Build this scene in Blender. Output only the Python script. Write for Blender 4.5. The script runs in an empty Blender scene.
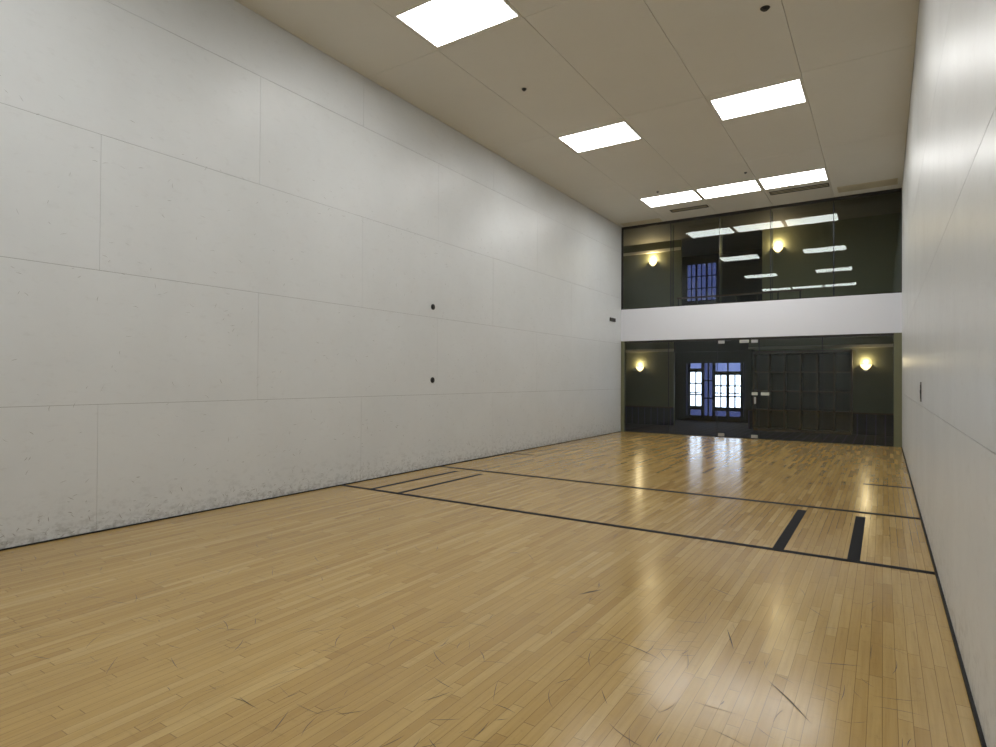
import bpy, bmesh, math, random
from mathutils import Vector, Matrix
random.seed(7)
W=6.096; L=14.762; H=5.370; Y0=-0.5
CAM=(5.777,0.0,1.366)

# ---------------------------------------------------------------- materials
def mat(name,col=(.8,.8,.8),rough=.5,metal=0,emit=None,es=0,spec=.5):
    m=bpy.data.materials.new(name);m.use_nodes=True
    b=m.node_tree.nodes['Principled BSDF']
    b.inputs['Base Color'].default_value=(*col,1);b.inputs['Roughness'].default_value=rough
    b.inputs['Metallic'].default_value=metal;b.inputs['Specular IOR Level'].default_value=spec
    if emit:
        b.inputs['Emission Color'].default_value=(*emit,1);b.inputs['Emission Strength'].default_value=es
    return m
def N(m,t,**k):
    n=m.node_tree.nodes.new(t)
    for a,v in k.items(): setattr(n,a,v)
    return n
def math_(m,op,a,b=None,c=None):
    n=N(m,'ShaderNodeMath',operation=op)
    for i,v in enumerate((a,b,c)):
        if v is None: continue
        if isinstance(v,(int,float)): n.inputs[i].default_value=v
        else: m.node_tree.links.new(v,n.inputs[i])
    return n.outputs[0]
def noise(m,vec,scale,detail=3,rough=.5):
    n=N(m,'ShaderNodeTexNoise');n.inputs['Scale'].default_value=scale;n.inputs['Detail'].default_value=detail;n.inputs['Roughness'].default_value=rough
    m.node_tree.links.new(vec,n.inputs['Vector']);return n.outputs['Fac']
def mapping(m,vec,scale):
    n=N(m,'ShaderNodeMapping');n.inputs['Scale'].default_value=scale
    m.node_tree.links.new(vec,n.inputs['Vector']);return n.outputs[0]
def ramp(m,fac,stops):
    n=N(m,'ShaderNodeValToRGB');e=n.color_ramp.elements
    while len(e)<len(stops): e.new(.5)
    for i,(p,c) in enumerate(stops): e[i].position=p;e[i].color=(*c,1)
    m.node_tree.links.new(fac,n.inputs[0]);return n.outputs[0]
def mixc(m,fac,a,b,mode='MIX'):
    n=N(m,'ShaderNodeMix',data_type='RGBA',blend_type=mode)
    for s,v in ((n.inputs[0],fac),(n.inputs[6],a),(n.inputs[7],b)):
        if isinstance(v,(int,float)): s.default_value=v
        elif isinstance(v,tuple): s.default_value=(*v,1)
        else: m.node_tree.links.new(v,s)
    return n.outputs[2]

def panel_mat(name,col,dirt,rough,r2):
    m=mat(name,col,rough);lk=m.node_tree.links;b=m.node_tree.nodes['Principled BSDF']
    co=N(m,'ShaderNodeTexCoord').outputs['Object']
    n1=noise(m,co,1.1,6,.65);f1=ramp(m,n1,[(.35,(0,0,0)),(.75,(1,1,1))])
    n2=noise(m,mapping(m,co,(7,7,16)),1,5,.72);f2=ramp(m,n2,[(.56,(0,0,0)),(.74,(1,1,1))])
    c=mixc(m,math_(m,'MULTIPLY',f1,.30),col,dirt)
    c=mixc(m,math_(m,'MULTIPLY',f2,.40),c,dirt)
    z=N(m,'ShaderNodeSeparateXYZ');lk.new(co,z.inputs[0])
    zz=z.outputs[2]
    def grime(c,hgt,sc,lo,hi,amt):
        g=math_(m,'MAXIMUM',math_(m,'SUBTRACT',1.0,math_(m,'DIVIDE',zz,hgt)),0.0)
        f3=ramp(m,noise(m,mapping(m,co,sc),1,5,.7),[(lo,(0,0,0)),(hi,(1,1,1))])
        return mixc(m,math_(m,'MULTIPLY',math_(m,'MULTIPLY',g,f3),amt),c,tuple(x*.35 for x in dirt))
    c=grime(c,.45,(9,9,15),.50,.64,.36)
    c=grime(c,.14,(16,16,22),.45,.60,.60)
    lk.new(c,b.inputs['Base Color'])
    rr=math_(m,'ADD',math_(m,'MULTIPLY',n1,r2),rough);lk.new(rr,b.inputs['Roughness'])
    bump=N(m,'ShaderNodeBump');bump.inputs['Strength'].default_value=.05;bump.inputs['Distance'].default_value=.01
    lk.new(noise(m,co,3,2),bump.inputs['Height']);lk.new(bump.outputs[0],b.inputs['Normal'])
    return m
M_wall=panel_mat('court_wall_panel_white',(.660,.684,.696),(.515,.525,.525),.30,.15)
M_seam=mat('panel_seam_grey',(.28,.28,.28),.8)
M_band=mat('spandrel_white_paint',(.72,.735,.79),.45)
M_ceil=panel_mat('ceiling_panel_offwhite',(.70,.685,.62),(.64,.62,.56),.6,.1)
M_cseam=mat('ceiling_seam',(.33,.30,.24),.8)

def floor_mat():
    m=mat('maple_strip_floor',(.5,.35,.2),.3);lk=m.node_tree.links;b=m.node_tree.nodes['Principled BSDF']
    co=N(m,'ShaderNodeTexCoord').outputs['Object'];s=N(m,'ShaderNodeSeparateXYZ');lk.new(co,s.inputs[0])
    px=math_(m,'DIVIDE',s.outputs[0],.052);idx=math_(m,'FLOOR',px)
    wn=N(m,'ShaderNodeTexWhiteNoise',noise_dimensions='1D');lk.new(idx,wn.inputs['W'])
    py=math_(m,'DIVIDE',math_(m,'ADD',s.outputs[1],math_(m,'MULTIPLY',wn.outputs['Value'],7.3)),.75);idy=math_(m,'FLOOR',py)
    cv=N(m,'ShaderNodeCombineXYZ');lk.new(idx,cv.inputs[0]);lk.new(idy,cv.inputs[1])
    w2=N(m,'ShaderNodeTexWhiteNoise',noise_dimensions='2D');lk.new(cv.outputs[0],w2.inputs['Vector'])
    c=ramp(m,w2.outputs['Value'],[(0,(.375,.235,.076)),(.22,(.430,.280,.092)),(.75,(.470,.315,.108)),(1,(.52,.365,.14))])
    off=N(m,'ShaderNodeVectorMath',operation='ADD');lk.new(co,off.inputs[0])
    cm=N(m,'ShaderNodeVectorMath',operation='SCALE');lk.new(w2.outputs['Color'],cm.inputs[0]);cm.inputs['Scale'].default_value=20
    lk.new(cm.outputs[0],off.inputs[1])
    g=noise(m,mapping(m,off.outputs[0],(60,2.2,1)),1,4,.6)
    c=mixc(m,math_(m,'MULTIPLY',ramp(m,g,[(.4,(0,0,0)),(.75,(1,1,1))]),.42),c,(.27,.16,.05))
    wv=noise(m,co,.8,3,.5)
    c=mixc(m,math_(m,'MULTIPLY',ramp(m,wv,[(.35,(0,0,0)),(.75,(1,1,1))]),.28),c,(.33,.22,.08))
    for sc,am in (((3,26,1),.30),((40,3,1),.28),((22,22,1),.22)):
        st=noise(m,mapping(m,co,sc),1,5,.72)
        c=mixc(m,math_(m,'MULTIPLY',ramp(m,st,[(.58,(0,0,0)),(.74,(1,1,1))]),am),c,(.14,.095,.04))
    fx=math_(m,'FRACT',px);fy=math_(m,'FRACT',py)
    gap=math_(m,'MAXIMUM',math_(m,'LESS_THAN',fx,.05),math_(m,'LESS_THAN',fy,.005))
    c=mixc(m,math_(m,'MULTIPLY',gap,.58),c,(.10,.06,.025))
    lk.new(c,b.inputs['Base Color'])
    r=math_(m,'ADD',math_(m,'MULTIPLY',noise(m,co,6,5,.75),.16),math_(m,'ADD',math_(m,'MULTIPLY',w2.outputs['Value'],.04),.10))
    lk.new(r,b.inputs['Roughness'])
    bump=N(m,'ShaderNodeBump');bump.inputs['Strength'].default_value=.09;bump.inputs['Distance'].default_value=.003
    lk.new(noise(m,mapping(m,co,(16,3,1)),1,3),bump.inputs['Height']);lk.new(bump.outputs[0],b.inputs['Normal'])
    return m
M_floor=floor_mat()
M_line=mat('court_line_black',(.006,.007,.010),.6,spec=.08)
M_scuff=mat('rubber_scuff',(.07,.055,.04),.7,spec=.2)
M_wscuff=mat('wall_ball_mark',(.32,.32,.31),.6)
M_black=mat('black_rubber_and_gap_shade',(.012,.012,.013),.6,spec=.2)  # anchor rubber; also the painted shade of the wall base gaps
M_lens=mat('troffer_diffuser_lens',(.9,.9,.9),.5,emit=(1,.995,.975),es=14)
M_frame=mat('fixture_frame_white',(.75,.73,.68),.5)
M_dark=mat('dark_metal',(.03,.028,.025),.5,.3)
M_slot=mat('vent_slot_dark',(.04,.035,.03),.7)
M_steel=mat('brushed_steel',(.55,.55,.55),.35,1)
M_beige=mat('grille_beige',(.60,.54,.38),.5)
def glass(name,tint,refl=1.3):
    m=bpy.data.materials.new(name);m.use_nodes=True;nt=m.node_tree;nt.nodes.clear()
    o=N(m,'ShaderNodeOutputMaterial');t=N(m,'ShaderNodeBsdfTransparent');t.inputs[0].default_value=(*tint,1)
    g=N(m,'ShaderNodeBsdfGlossy');g.inputs['Roughness'].default_value=.0;g.inputs['Color'].default_value=(.90,1,.98,1)
    f=N(m,'ShaderNodeFresnel');f.inputs[0].default_value=1.5
    k=math_(m,'MINIMUM',math_(m,'MULTIPLY',f.outputs[0],refl),1.0)
    x=N(m,'ShaderNodeMixShader');nt.links.new(k,x.inputs[0]);nt.links.new(t.outputs[0],x.inputs[1]);nt.links.new(g.outputs[0],x.inputs[2]);nt.links.new(x.outputs[0],o.inputs[0])
    return m
M_glass=glass('tempered_glass_clear',(.80,.86,.83))
M_wglass=glass('window_glass',(.88,.93,1.0))
M_bglass=glass('blue_tinted_glass',(.055,.065,.13))
M_bglass2=glass('blue_tinted_glass_dim',(.016,.019,.048))
M_olive=mat('lobby_olive_paint',(.150,.152,.085),.6)
M_cream=mat('lobby_crown_cream',(.74,.70,.58),.6)
M_lceil=mat('lobby_ceiling',(.20,.19,.16),.8)
M_navy=mat('lobby_dark_paint',(.010,.010,.022),.6)
M_wood=mat('dark_walnut',(.075,.036,.026),.4)
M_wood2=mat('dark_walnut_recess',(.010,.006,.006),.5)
M_mull=mat('mullion_dark_blue',(.010,.012,.028),.4)
M_sconce=mat('sconce_alabaster_glass',(.9,.8,.6),.5,emit=(1,.72,.38),es=3.4)
M_label=mat('door_label',(.6,.62,.55),.5)
def carpet():
    m=mat('navy_striped_carpet',(.02,.02,.05),.9);lk=m.node_tree.links;b=m.node_tree.nodes['Principled BSDF']
    co=N(m,'ShaderNodeTexCoord').outputs['Object'];s=N(m,'ShaderNodeSeparateXYZ');lk.new(co,s.inputs[0])
    a=math_(m,'LESS_THAN',math_(m,'FRACT',math_(m,'MULTIPLY',s.outputs[0],5)),.15)
    c=math_(m,'LESS_THAN',math_(m,'FRACT',math_(m,'MULTIPLY',s.outputs[1],3)),.12)
    lk.new(mixc(m,math_(m,'MULTIPLY',math_(m,'MAXIMUM',a,c),.7),(.014,.018,.060),(.08,.06,.20)),b.inputs['Base Color'])
    return m
M_carpet=carpet()

# ---------------------------------------------------------------- mesh builder
class B:
    def __init__(s): s.bm=bmesh.new();s.mats=[]
    def mi(s,m):
        if m not in s.mats: s.mats.append(m)
        return s.mats.index(m)
    def box(s,x0,x1,y0,y1,z0,z1,m,bev=0):
        i=s.mi(m)
        mt=Matrix.Translation(((x0+x1)/2,(y0+y1)/2,(z0+z1)/2))@Matrix.Diagonal((abs(x1-x0),abs(y1-y0),abs(z1-z0),1))
        r=bmesh.ops.create_cube(s.bm,size=1,matrix=mt);vs=r['verts']
        fs={f for v in vs for f in v.link_faces}
        for f in fs:f.material_index=i
        if bev:
            es={e for v in vs for e in v.link_edges}
            rb=bmesh.ops.bevel(s.bm,geom=list(es),offset=bev,segments=2,affect='EDGES')
            for f in rb['faces']: f.material_index=i
        return s
    def cyl(s,c,axis,r1,r2,d,m,seg=24):
        i=s.mi(m)
        q=Vector((0,0,1)).rotation_difference(Vector(axis)).to_matrix().to_4x4()
        r=bmesh.ops.create_cone(s.bm,cap_ends=True,segments=seg,radius1=r1,radius2=r2,depth=d,matrix=Matrix.Translation(c)@q)
        for f in {f for v in r['verts'] for f in v.link_faces}: f.material_index=i;f.smooth=len(f.verts)==4
        return s
    def poly(s,pts,m):
        f=s.bm.faces.new([s.bm.verts.new(p) for p in pts]);f.material_index=s.mi(m);return s
    def done(s,name):
        me=bpy.data.meshes.new(name);s.bm.normal_update();s.bm.to_mesh(me);s.bm.free()
        for m in s.mats: me.materials.append(m)
        o=bpy.data.objects.new(name,me);bpy.context.collection.objects.link(o);return o

# ---------------------------------------------------------------- court shell
G=.0018
B().box(-.15,W+.15,Y0-.15,L+.06,-.12,0,M_floor).done('floor')
def side_wall(name,x,sgn):
    b=B()
    b.box(x,x-sgn*.14,Y0-.14,L+.06,-.02,H+.1,M_seam)
    zs=[0,1.12,2.30,3.50,4.70,H+.02]
    for i in range(5):
        st=(2.44 if i%2==0 else 4.02)-3.13*2;ys=[Y0]
        y=st
        while y<L:
            if y>Y0+.1: ys.append(y)
            y+=3.125
        ys.append(L)
        for a,c in zip(ys[:-1],ys[1:]):
            b.box(x,x+sgn*0.004,a+G*.6,c-G*.6,zs[i]+G,zs[i+1]-G,M_wall)
    return b.done(name)
side_wall('wall_left',-.004,1)
side_wall('wall_right',W+.004,-1)
B().box(0,W,Y0-.14,Y0,-.02,H+.1,M_wall).done('wall_front')
B().box(0,.012,Y0,L,0,.012,M_black).done('shadow_gap_strip_left')  # black strip paints the shade of the gap along the left wall
B().box(W-.012,W,Y0,L,0,.022,M_black).done('shadow_gap_strip_right')  # same on the right: shadow gap painted as a black strip

PX=W/5
def LX(k): return (k*PX+.03,(k+1)*PX-.02)
lights=[]
for k in (1,2,3): lights.append((*LX(k),12.64,13.40))
for k in (1,3): lights.append((*LX(k),8.70,9.48))
for k in (1,3): lights.append((*LX(k),4.80,5.55))
for k in (1,2,3): lights.append((*LX(k),.85,1.58))
b=B()
b.box(-.14,W+.14,Y0-.14,L+.06,H+.09,H+.2,M_cseam)
def rect_minus(cell,holes):
    rs=[cell]
    for hx0,hx1,hy0,hy1 in holes:
        out=[]
        for x0,x1,y0,y1 in rs:
            if hx1<=x0 or hx0>=x1 or hy1<=y0 or hy0>=y1: out.append((x0,x1,y0,y1));continue
            if hy0>y0: out.append((x0,x1,y0,hy0))
            if hy1<y1: out.append((x0,x1,hy1,y1))
            a,c=max(y0,hy0),min(y1,hy1)
            if hx0>x0: out.append((x0,hx0,a,c))
            if hx1<x1: out.append((hx1,x1,a,c))
        rs=out
    return rs
ys=[Y0,2.65,5.6,8.55,11.5,14.45,L]
g=.0028
for k in range(5):
    for a,c in zip(ys[:-1],ys[1:]):
        for r in rect_minus((k*PX+g,(k+1)*PX-g,a+g,c-g),lights):
            b.box(r[0],r[1],r[2],r[3],H,H+.03,M_ceil)
b.box(0,W,Y0,L,H+.075,H+.09,M_cseam)
b.done('ceiling')
for (x0,x1,y0,y1) in lights:
    b=B();t=.018
    b.box(x0,x1,y0,y0+t,H-.004,H+.06,M_frame);b.box(x0,x1,y1-t,y1,H-.004,H+.06,M_frame)
    b.box(x0,x0+t,y0+t,y1-t,H-.004,H+.06,M_frame);b.box(x1-t,x1,y0+t,y1-t,H-.004,H+.06,M_frame)
    b.box(x0+t,x1-t,y0+t,y1-t,H+.002,H+.010,M_lens)
    b.box(x0,x1,y0,y1,H+.06,H+.07,M_frame)
    b.done('ceiling_light_panel')
for (x,y,r) in [(4.71,6.85,.05),(1.62,6.99,.035),(1.75,12.35,.03),(3.55,12.1,.03)]:
    b=B();b.cyl((x,y,H-.005),(0,0,1),r*.85,r,.010,M_dark);b.cyl((x,y,H-.013),(0,0,1),r*.35,r*.45,.010,M_dark);b.cyl((x,y,H-.020),(0,0,1),r*.6,r*.5,.004,M_dark)
    b.done('fire_sprinkler_head')
def grille(x0,x1,y0,y1,n,frame,slat,name):
    b=B();t=.02;z0,z1=H-.012,H
    b.box(x0,x1,y0,y0+t,z0,z1,frame);b.box(x0,x1,y1-t,y1,z0,z1,frame);b.box(x0,x0+t,y0+t,y1-t,z0,z1,frame);b.box(x1-t,x1,y0+t,y1-t,z0,z1,frame)
    b.box(x0+t,x1-t,y0+t,y1-t,H-.002,H,M_slot)
    for i in range(n):
        y=y0+t+(y1-y0-2*t)*(i+.5)/n
        b.box(x0+t,x1-t,y-.006,y+.006,z0+.002,H-.002,slat)
    b.done(name)
grille(4.97,6.02,14.02,14.42,10,M_beige,M_beige,'return_air_grille')
grille(.12,1.12,14.40,14.70,7,M_beige,M_beige,'return_air_grille')
grille(3.74,4.85,13.62,13.85,2,M_dark,M_beige,'slot_diffuser')
grille(1.55,2.40,13.85,14.05,2,M_dark,M_beige,'slot_diffuser')

# ---------------------------------------------------------------- floor lines
h=.0015
b=B()
for y,w in ((5.235,.036),(7.225,.043)): b.box(0.013,W-.013,y-w,y+w,0,h,M_line)
b.done('court_service_lines')
b=B()
for x,w in ((.50,.032),(.95,.032),(5.06,.042),(5.585,.042)): b.box(x-w,x+w,5.272,6.99,0,h,M_line)
b.done('service_box_lines')
b=B()
b.box(.03,.50,9.195,9.265,0,h,M_line);b.box(5.55,W-.02,9.195,9.275,0,h,M_line)
b.done('receiving_line_marks')
def sliver(b,p,ang,ln,w,m,plane,eps,curv=0):
    n=5;L_=[];R_=[]
    for i in range(n):
        t=i/(n-1)-.5;a=ang+curv*t
        u=t*ln;v=curv*ln*t*t*.5
        ww=w*(1-abs(2*t))**.6+.0003
        cx=p[0]+u*math.cos(ang)-v*math.sin(ang);cy=p[1]+u*math.sin(ang)+v*math.cos(ang)
        nx,ny=-math.sin(a),math.cos(a)
        L_.append((cx+nx*ww,cy+ny*ww));R_.append((cx-nx*ww,cy-ny*ww))
    pts=L_+R_[::-1]
    if plane=='z': P=[(q[0],q[1],eps) for q in pts][::-1]
    else: P=[(eps,q[0],q[1]) for q in pts]
    b.poly(P,m)
b=B()
for (x,y,ln,a,w) in [(4.20,3.52,.20,1.1,.009),(3.35,3.97,.10,.6,.006),(5.44,2.81,.34,2.2,.004),(4.75,2.91,.28,-.3,.003),(5.1,3.3,.25,1.9,.003),(5.6,3.3,.2,.4,.003),(2.2,4.4,.2,-.2,.003),(4.9,4.0,.2,2.6,.003)]:
    sliver(b,(x,y),a,ln,w,M_scuff,'z',.0008,random.uniform(-.5,.5))
for i in range(650):
    x=random.uniform(.4,W-.15);y=1.2+abs(random.gauss(0,1))*3.4
    if y>14: continue
    sliver(b,(x,y),random.uniform(0,math.pi),random.uniform(.03,.20),random.uniform(.0005,.0018),M_scuff,'z',.0008,random.uniform(-.6,.6))
b.done('floor_scuff_marks')
b=B()
for i in range(700):
    y=random.uniform(1.2,L-.2);z=abs(random.gauss(0,.10))+.02
    if random.random()<.25: z=abs(random.gauss(0,.35))+.03
    sliver(b,(y,z),random.gauss(0,.9),random.uniform(.015,.06),random.uniform(.001,.0032),M_wscuff,'x',.0008,random.uniform(-1,1))
for i in range(600):
    sliver(b,(random.uniform(1.2,L-.3),random.uniform(.4,3.8)),random.gauss(.3,.8),random.uniform(.02,.06),random.uniform(.0006,.0019),M_wscuff,'x',.0008,random.uniform(-1,1))
b.done('wall_scuff_marks')

for z in (1.34,2.46):
    b=B();b.cyl((.004,7.02,z),(1,0,0),.045,.045,.008,M_dark);b.cyl((.011,7.02,z),(1,0,0),.03,.022,.008,M_black);b.cyl((.016,7.02,z),(1,0,0),.010,.010,.004,M_dark);b.done('net_anchor_socket')
b=B();b.box(W-.004,W,7.28,7.47,1.16,1.36,M_dark,.001);b.box(W-.006,W-.004,7.31,7.44,1.19,1.33,M_black);b.cyl((W-.008,7.375,1.26),(1,0,0),.02,.02,.004,M_dark);b.done('net_anchor_plate')
b=B();b.box(0,.03,13.98,14.32,2.84,2.93,M_dark,.004)
for i in range(4): b.box(.03,.036,14.0,14.3,2.853+i*.018,2.859+i*.018,M_slot)
b.done('wall_speaker_grille')

# ---------------------------------------------------------------- back wall
ZB0,ZB1=2.37,3.20
b=B()
b.box(-.14,W+.14,L,L+.16,ZB0,ZB1,M_band)
b.box(-.14,W+.14,L+.16,L+1.2,ZB0+.1,ZB1-.27,M_lceil)
b.done('wall_back')
gy0,gy1=L+.035,L+.047
xs=[.03,1.29,2.47,3.60,4.86,W]
b=B()
b.box(0,.09,L+.01,L+.10,0,ZB0,M_olive);b.box(W-.14,W,L+.01,L+.10,0,ZB0,M_olive)
b.box(.09,W-.14,L+.02,L+.07,ZB0-.05,ZB0,M_dark);b.box(.09,W-.14,L+.02,L+.07,0,.012,M_dark)
b.box(0,.03,L+.01,L+.07,ZB1,H,M_dark)
b.box(.03,W,L+.02,L+.07,H-.06,H,M_dark);b.box(.03,W,L+.02,L+.07,ZB1,ZB1+.02,M_dark)
for x in xs[1:-1]:
    b.poly([(x,gy0+.02,ZB1+.02),(x,gy0+.26,ZB1+.02),(x,gy0+.26,H-.06),(x,gy0+.02,H-.06)],M_glass)
    b.box(x-.006,x+.006,gy0+.255,gy0+.262,ZB1+.02,H-.06,M_mull)
b.done('trim_glass_wall_frame')
def gpane(x0,x1,z0,z1,name,extra=None):
    b=B();g=.006
    b.poly([(x0+g,gy0,z0),(x1-g,gy0,z0),(x1-g,gy0,z1),(x0+g,gy0,z1)],M_glass)
    b.box(x0,x0+g,gy0,gy1,z0,z1,M_mull);b.box(x1-g,x1,gy0,gy1,z0,z1,M_mull)
    if extra: extra(b)
    return b.done(name)
for i,(a,c) in enumerate(zip(xs[:-1],xs[1:])): gpane(a,c,ZB1+.02,H-.06,'window_%d'%(i+1))
xl=[.09,1.25,2.42,3.36,4.65,W-.14]
def door_extra(b):
    x0,x1=2.42,3.36
    for x in (x0+.10,x1-.10):
        for z in (.06,ZB0-.09):
            b.box(x-.07,x+.07,gy0-.012,gy1+.01,z-.035,z+.035,M_steel,.003)
    b.box(3.20,3.33,gy0-.012,gy0-.001,1.02,1.09,M_label,.002)
    b.box(3.26,3.30,gy0-.045,gy0-.03,.82,.98,M_steel,.004)
    b.box(3.27,3.29,gy0-.03,gy0,.84,.86,M_steel);b.box(3.27,3.29,gy0-.03,gy0,.94,.96,M_steel)
for i,(a,c) in enumerate(zip(xl[:-1],xl[1:])):
    if i==2: gpane(a+.005,c-.005,.015,ZB0-.055,'door_1',door_extra)
    else: gpane(a,c,.012,ZB0-.05,'window_%d'%(6+i))
b=B()
b.box(3.40,3.58,gy0-.010,gy0-.001,1.02,1.09,M_label,.002);b.done('door_sign_plate')
b=B();b.box(2.94,3.14,gy0-.05,gy0-.012,ZB0-.125,ZB0-.055,M_label,.004);b.box(2.96,3.12,gy0-.054,gy0-.05,ZB0-.11,ZB0-.07,M_steel);b.done('door_closer_box')

# ---------------------------------------------------------------- lobby and gallery
D1=3.0; D2=5.6; XA,XB=-2.6,9.0
Z2=2.95
b=B();b.box(XA,XB,L+.06,L+7.2,-.14,-.002,M_carpet);b.done('floor_lobby')
b=B();b.box(XA,XB,L+1.2,L+7.2,Z2-.3,Z2-.005,M_lceil);b.box(XA,XB,L+1.2,L+7.2,Z2-.005,Z2,M_carpet)
b.box(-.14,W+.14,L+.16,L+1.2,Z2,Z2+.02,M_carpet);b.done('floor_gallery')
b=B();b.box(XA,XB,L+.06,L+7.2,H+.2,H+.32,M_lceil);b.done('ceiling_gallery')
b=B();b.box(XA-.1,XA,L-.1,L+7.2,-.14,H+.32,M_olive);b.box(XA,-.14,L-.06,L+.06,-.14,H+.32,M_olive);b.done('wall_lobby_left')
b=B();b.box(XB,XB+.1,L-.1,L+7.2,-.14,H+.32,M_olive);b.box(W+.14,XB,L-.06,L+.06,-.14,H+.32,M_olive);b.done('wall_lobby_right')
b=B();y0=L+D1
for a,c in ((XA,.50),(2.60,XB)):
    b.box(a,c,y0,y0+.12,.0,Z2-.3,M_olive)
    b.box(a,c,y0-.03,y0,0,.52,M_carpet);b.box(a,c,y0-.045,y0,.52,.56,M_wood)
    b.box(a,c,y0-.05,y0,2.22,2.30,M_cream)
b.box(.50,2.60,y0,y0+.12,2.2,Z2-.3,M_navy)
b.box(-.75,-.60,y0+.12,L+7.2,0,Z2-.3,M_navy);b.box(2.60,2.75,y0+.12,L+7.2,0,Z2-.3,M_navy)
b.box(2.62,2.76,y0-.46,y0,.56,2.22,M_navy)
b.done('wall_lobby_far')
b=B()
for a,c in ((XA,.70),(2.95,XB)):
    b.box(a,c,y0,y0+.12,Z2,H+.2,M_olive)
b.box(XA,.70,y0-.05,y0,5.26,5.34,M_cream)
b.box(-.75,-.60,y0+.12,L+7.2,Z2,H+.2,M_navy);b.box(2.95,3.1,y0+.12,L+7.2,Z2,H+.2,M_navy)
b.done('wall_gallery_far')
def end_wall(name,y,x0,x1,z0,z1,wx0,wx1,wz0,wz1):
    b=B()
    b.box(x0,wx0,y,y+.1,z0,z1,M_navy);b.box(wx1,x1,y,y+.1,z0,z1,M_navy)
    b.box(wx0,wx1,y,y+.1,z0,wz0,M_navy);b.box(wx0,wx1,y,y+.1,wz1,z1,M_navy)
    b.done(name)
yf=L+D2
end_wall('wall_entrance_far',yf,-.7,2.75,-.1,Z2,.12,2.05,.10,1.98)
end_wall('wall_gallery_end',yf,-.7,3.1,Z2-.1,H+.3,.15,1.15,4.0,5.3)
def storefront(name,cells,y,frame,muntins,bars=()):
    b=B()
    for (x0,x1,z0,z1,gm,nx,nz) in cells:
        t=frame
        b.box(x0,x0+t,y,y+.06,z0,z1,M_mull);b.box(x1-t,x1,y,y+.06,z0,z1,M_mull)
        b.box(x0+t,x1-t,y,y+.06,z0,z0+t*1.6,M_mull);b.box(x0+t,x1-t,y,y+.06,z1-t,z1,M_mull)
        for i in range(1,nx): 
            x=x0+t+(x1-x0-2*t)*i/nx;b.box(x-muntins,x+muntins,y+.01,y+.05,z0+t*1.6,z1-t,M_mull)
        for j in range(1,nz):
            z=z0+t*1.6+(z1-z0-2.6*t)*j/nz;b.box(x0+t,x1-t,y+.012,y+.048,z-muntins,z+muntins,M_mull)
        b.poly([(x0+t,y+.03,z0+t),(x1-t,y+.03,z0+t),(x1-t,y+.03,z1-t),(x0+t,y+.03,z1-t)],gm)
    for (x0,x1,z) in bars:
        b.box(x0,x1,y-.08,y-.05,z,z+.04,M_steel,.004);b.box(x0,x0+.03,y-.05,y,z,z+.03,M_steel);b.box(x1-.03,x1,y-.05,y,z,z+.03,M_steel)
    b.done(name)
storefront('window_21',[(.12,.24,.10,1.98,M_bglass2,1,3),(.24,.70,.10,.42,M_bglass2,1,1),(.24,.70,.42,1.68,M_wglass,2,3),(.24,.70,1.68,1.98,M_bglass,1,1),  # glazed lobby entrance doors with push bars and side panes
   (.70,1.06,.10,1.98,M_bglass2,2,3),(1.06,1.50,.10,.40,M_bglass2,1,1),(1.06,1.50,.40,1.58,M_wglass,2,3),(1.50,1.94,.10,.40,M_bglass2,1,1),(1.50,1.94,.40,1.58,M_wglass,2,3),(1.06,1.94,1.58,1.98,M_bglass,2,1),(1.94,2.05,.10,1.98,M_bglass2,1,2)],yf-.02,.048,.022,[(.30,.64,.92),(1.12,1.44,.92),(1.56,1.88,.92)])
storefront('window_22',[(.15,.48,4.0,5.3,M_bglass2,2,3),(.48,.82,4.0,5.3,M_bglass2,2,3),(.82,1.15,4.0,5.3,M_bglass2,2,3)],yf-.02,.03,.015)
b=B();b.box(XA,XB,L+7.1,L+7.2,Z2-.3,Z2,M_navy);b.done('trim_1')
b=B();x0,x1=2.80,5.10;y1=L+D1-.055;yy0=y1-.38;z0,z1=.06,2.10;nc,nr=6,4
b.box(x0,x1,y1-.03,y1,z0,z1,M_wood2)
b.box(x0-.02,x1+.02,yy0-.02,y1,z1,z1+.06,M_wood);b.box(x0,x1,yy0+.04,y1,0,z0,M_wood)
for i in range(nc+1):
    x=x0+(x1-x0)*i/nc;b.box(x-.018,x+.018,yy0,y1-.03,z0,z1,M_wood)
for j in range(nr+1):
    z=z0+(z1-z0)*j/nr;b.box(x0,x1,yy0+.005,y1-.03,z-.018,z+.018,M_wood)
b.done('cubby_cabinet')
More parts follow.
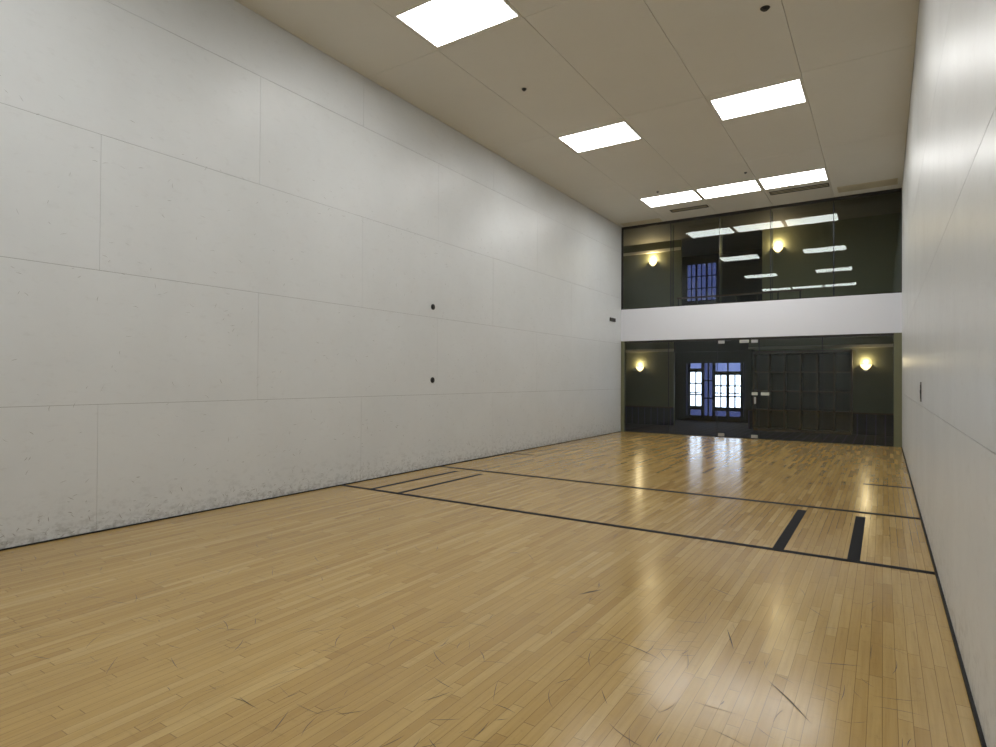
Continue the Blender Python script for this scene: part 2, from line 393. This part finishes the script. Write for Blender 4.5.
def sconce(x,y,z,w=.125,e=14):
    b=B();i=b.mi(M_sconce);rows=8;seg=16;grid=[]
    for r in range(rows+1):
        t=r/rows;rad=w*math.sin(math.radians(15+75*t));zz=z-.5*w*1.4+ t*w*1.1
        grid.append([b.bm.verts.new((x+rad*math.cos(a),y-.002-rad*.75*math.sin(a),zz)) for a in [math.pi*k/seg for k in range(seg+1)]])
    for r in range(rows):
        for k in range(seg):
            f=b.bm.faces.new([grid[r][k],grid[r+1][k],grid[r+1][k+1],grid[r][k+1]]);f.material_index=i;f.smooth=True
    b.box(x-.04,x+.04,y-.015,y,z-.13,z+.06,M_steel,.004)
    b.cyl((x,y-.03,z-.11),(0,0,1),.012,.02,.03,M_steel)
    o1=b.done('wall_sconce')
    l=bpy.data.lights.new('bulb','POINT');l.energy=e;l.color=(1,.76,.46);l.shadow_soft_size=.04
    o=bpy.data.objects.new('bulb',l);o.location=(x,y-.08,z+.12);bpy.context.collection.objects.link(o);o.parent=o1
for x,z,e in ((-.55,1.72,11),(5.40,1.74,11),(-.15,4.95,26),(3.35,4.98,26)): sconce(x,y0,z,e=e)
b=B()
b.box(1.3,4.2,L+.55,L+.60,Z2+.50,Z2+.54,M_wood,.005)
for i in range(7): b.box(1.32+i*.47,1.35+i*.47,L+.56,L+.59,Z2+.02,Z2+.50,M_dark)
b.box(1.3,4.2,L+.565,L+.585,Z2+.30,Z2+.32,M_dark)
b.done('gallery_railing')

# ---------------------------------------------------------------- world (daylight outside the far windows)
w=bpy.data.worlds.new('sky');bpy.context.scene.world=w;w.use_nodes=True
bg=w.node_tree.nodes['Background'];bg.inputs[0].default_value=(.78,.84,1,1);bg.inputs[1].default_value=5.5

# ---------------------------------------------------------------- camera
cd=bpy.data.cameras.new('camera');cam=bpy.data.objects.new('camera',cd);bpy.context.collection.objects.link(cam)
yaw,pitch,roll=.578,.009,.006
f=Vector((-math.sin(yaw)*math.cos(pitch),math.cos(yaw)*math.cos(pitch),math.sin(pitch)))
r=Vector((math.cos(yaw),math.sin(yaw),0));u=r.cross(f)
r2=r*math.cos(roll)+u*math.sin(roll);u2=-r*math.sin(roll)+u*math.cos(roll)
M=Matrix((r2,u2,-f)).transposed().to_4x4();M.translation=CAM;cam.matrix_world=M
cd.sensor_width=36;cd.lens=590.966/996*36;cd.clip_start=.05;cd.clip_end=200
bpy.context.scene.camera=cam
vs=bpy.context.scene.view_settings
vs.view_transform='Standard';vs.look='None';vs.exposure=-.06;vs.gamma=1
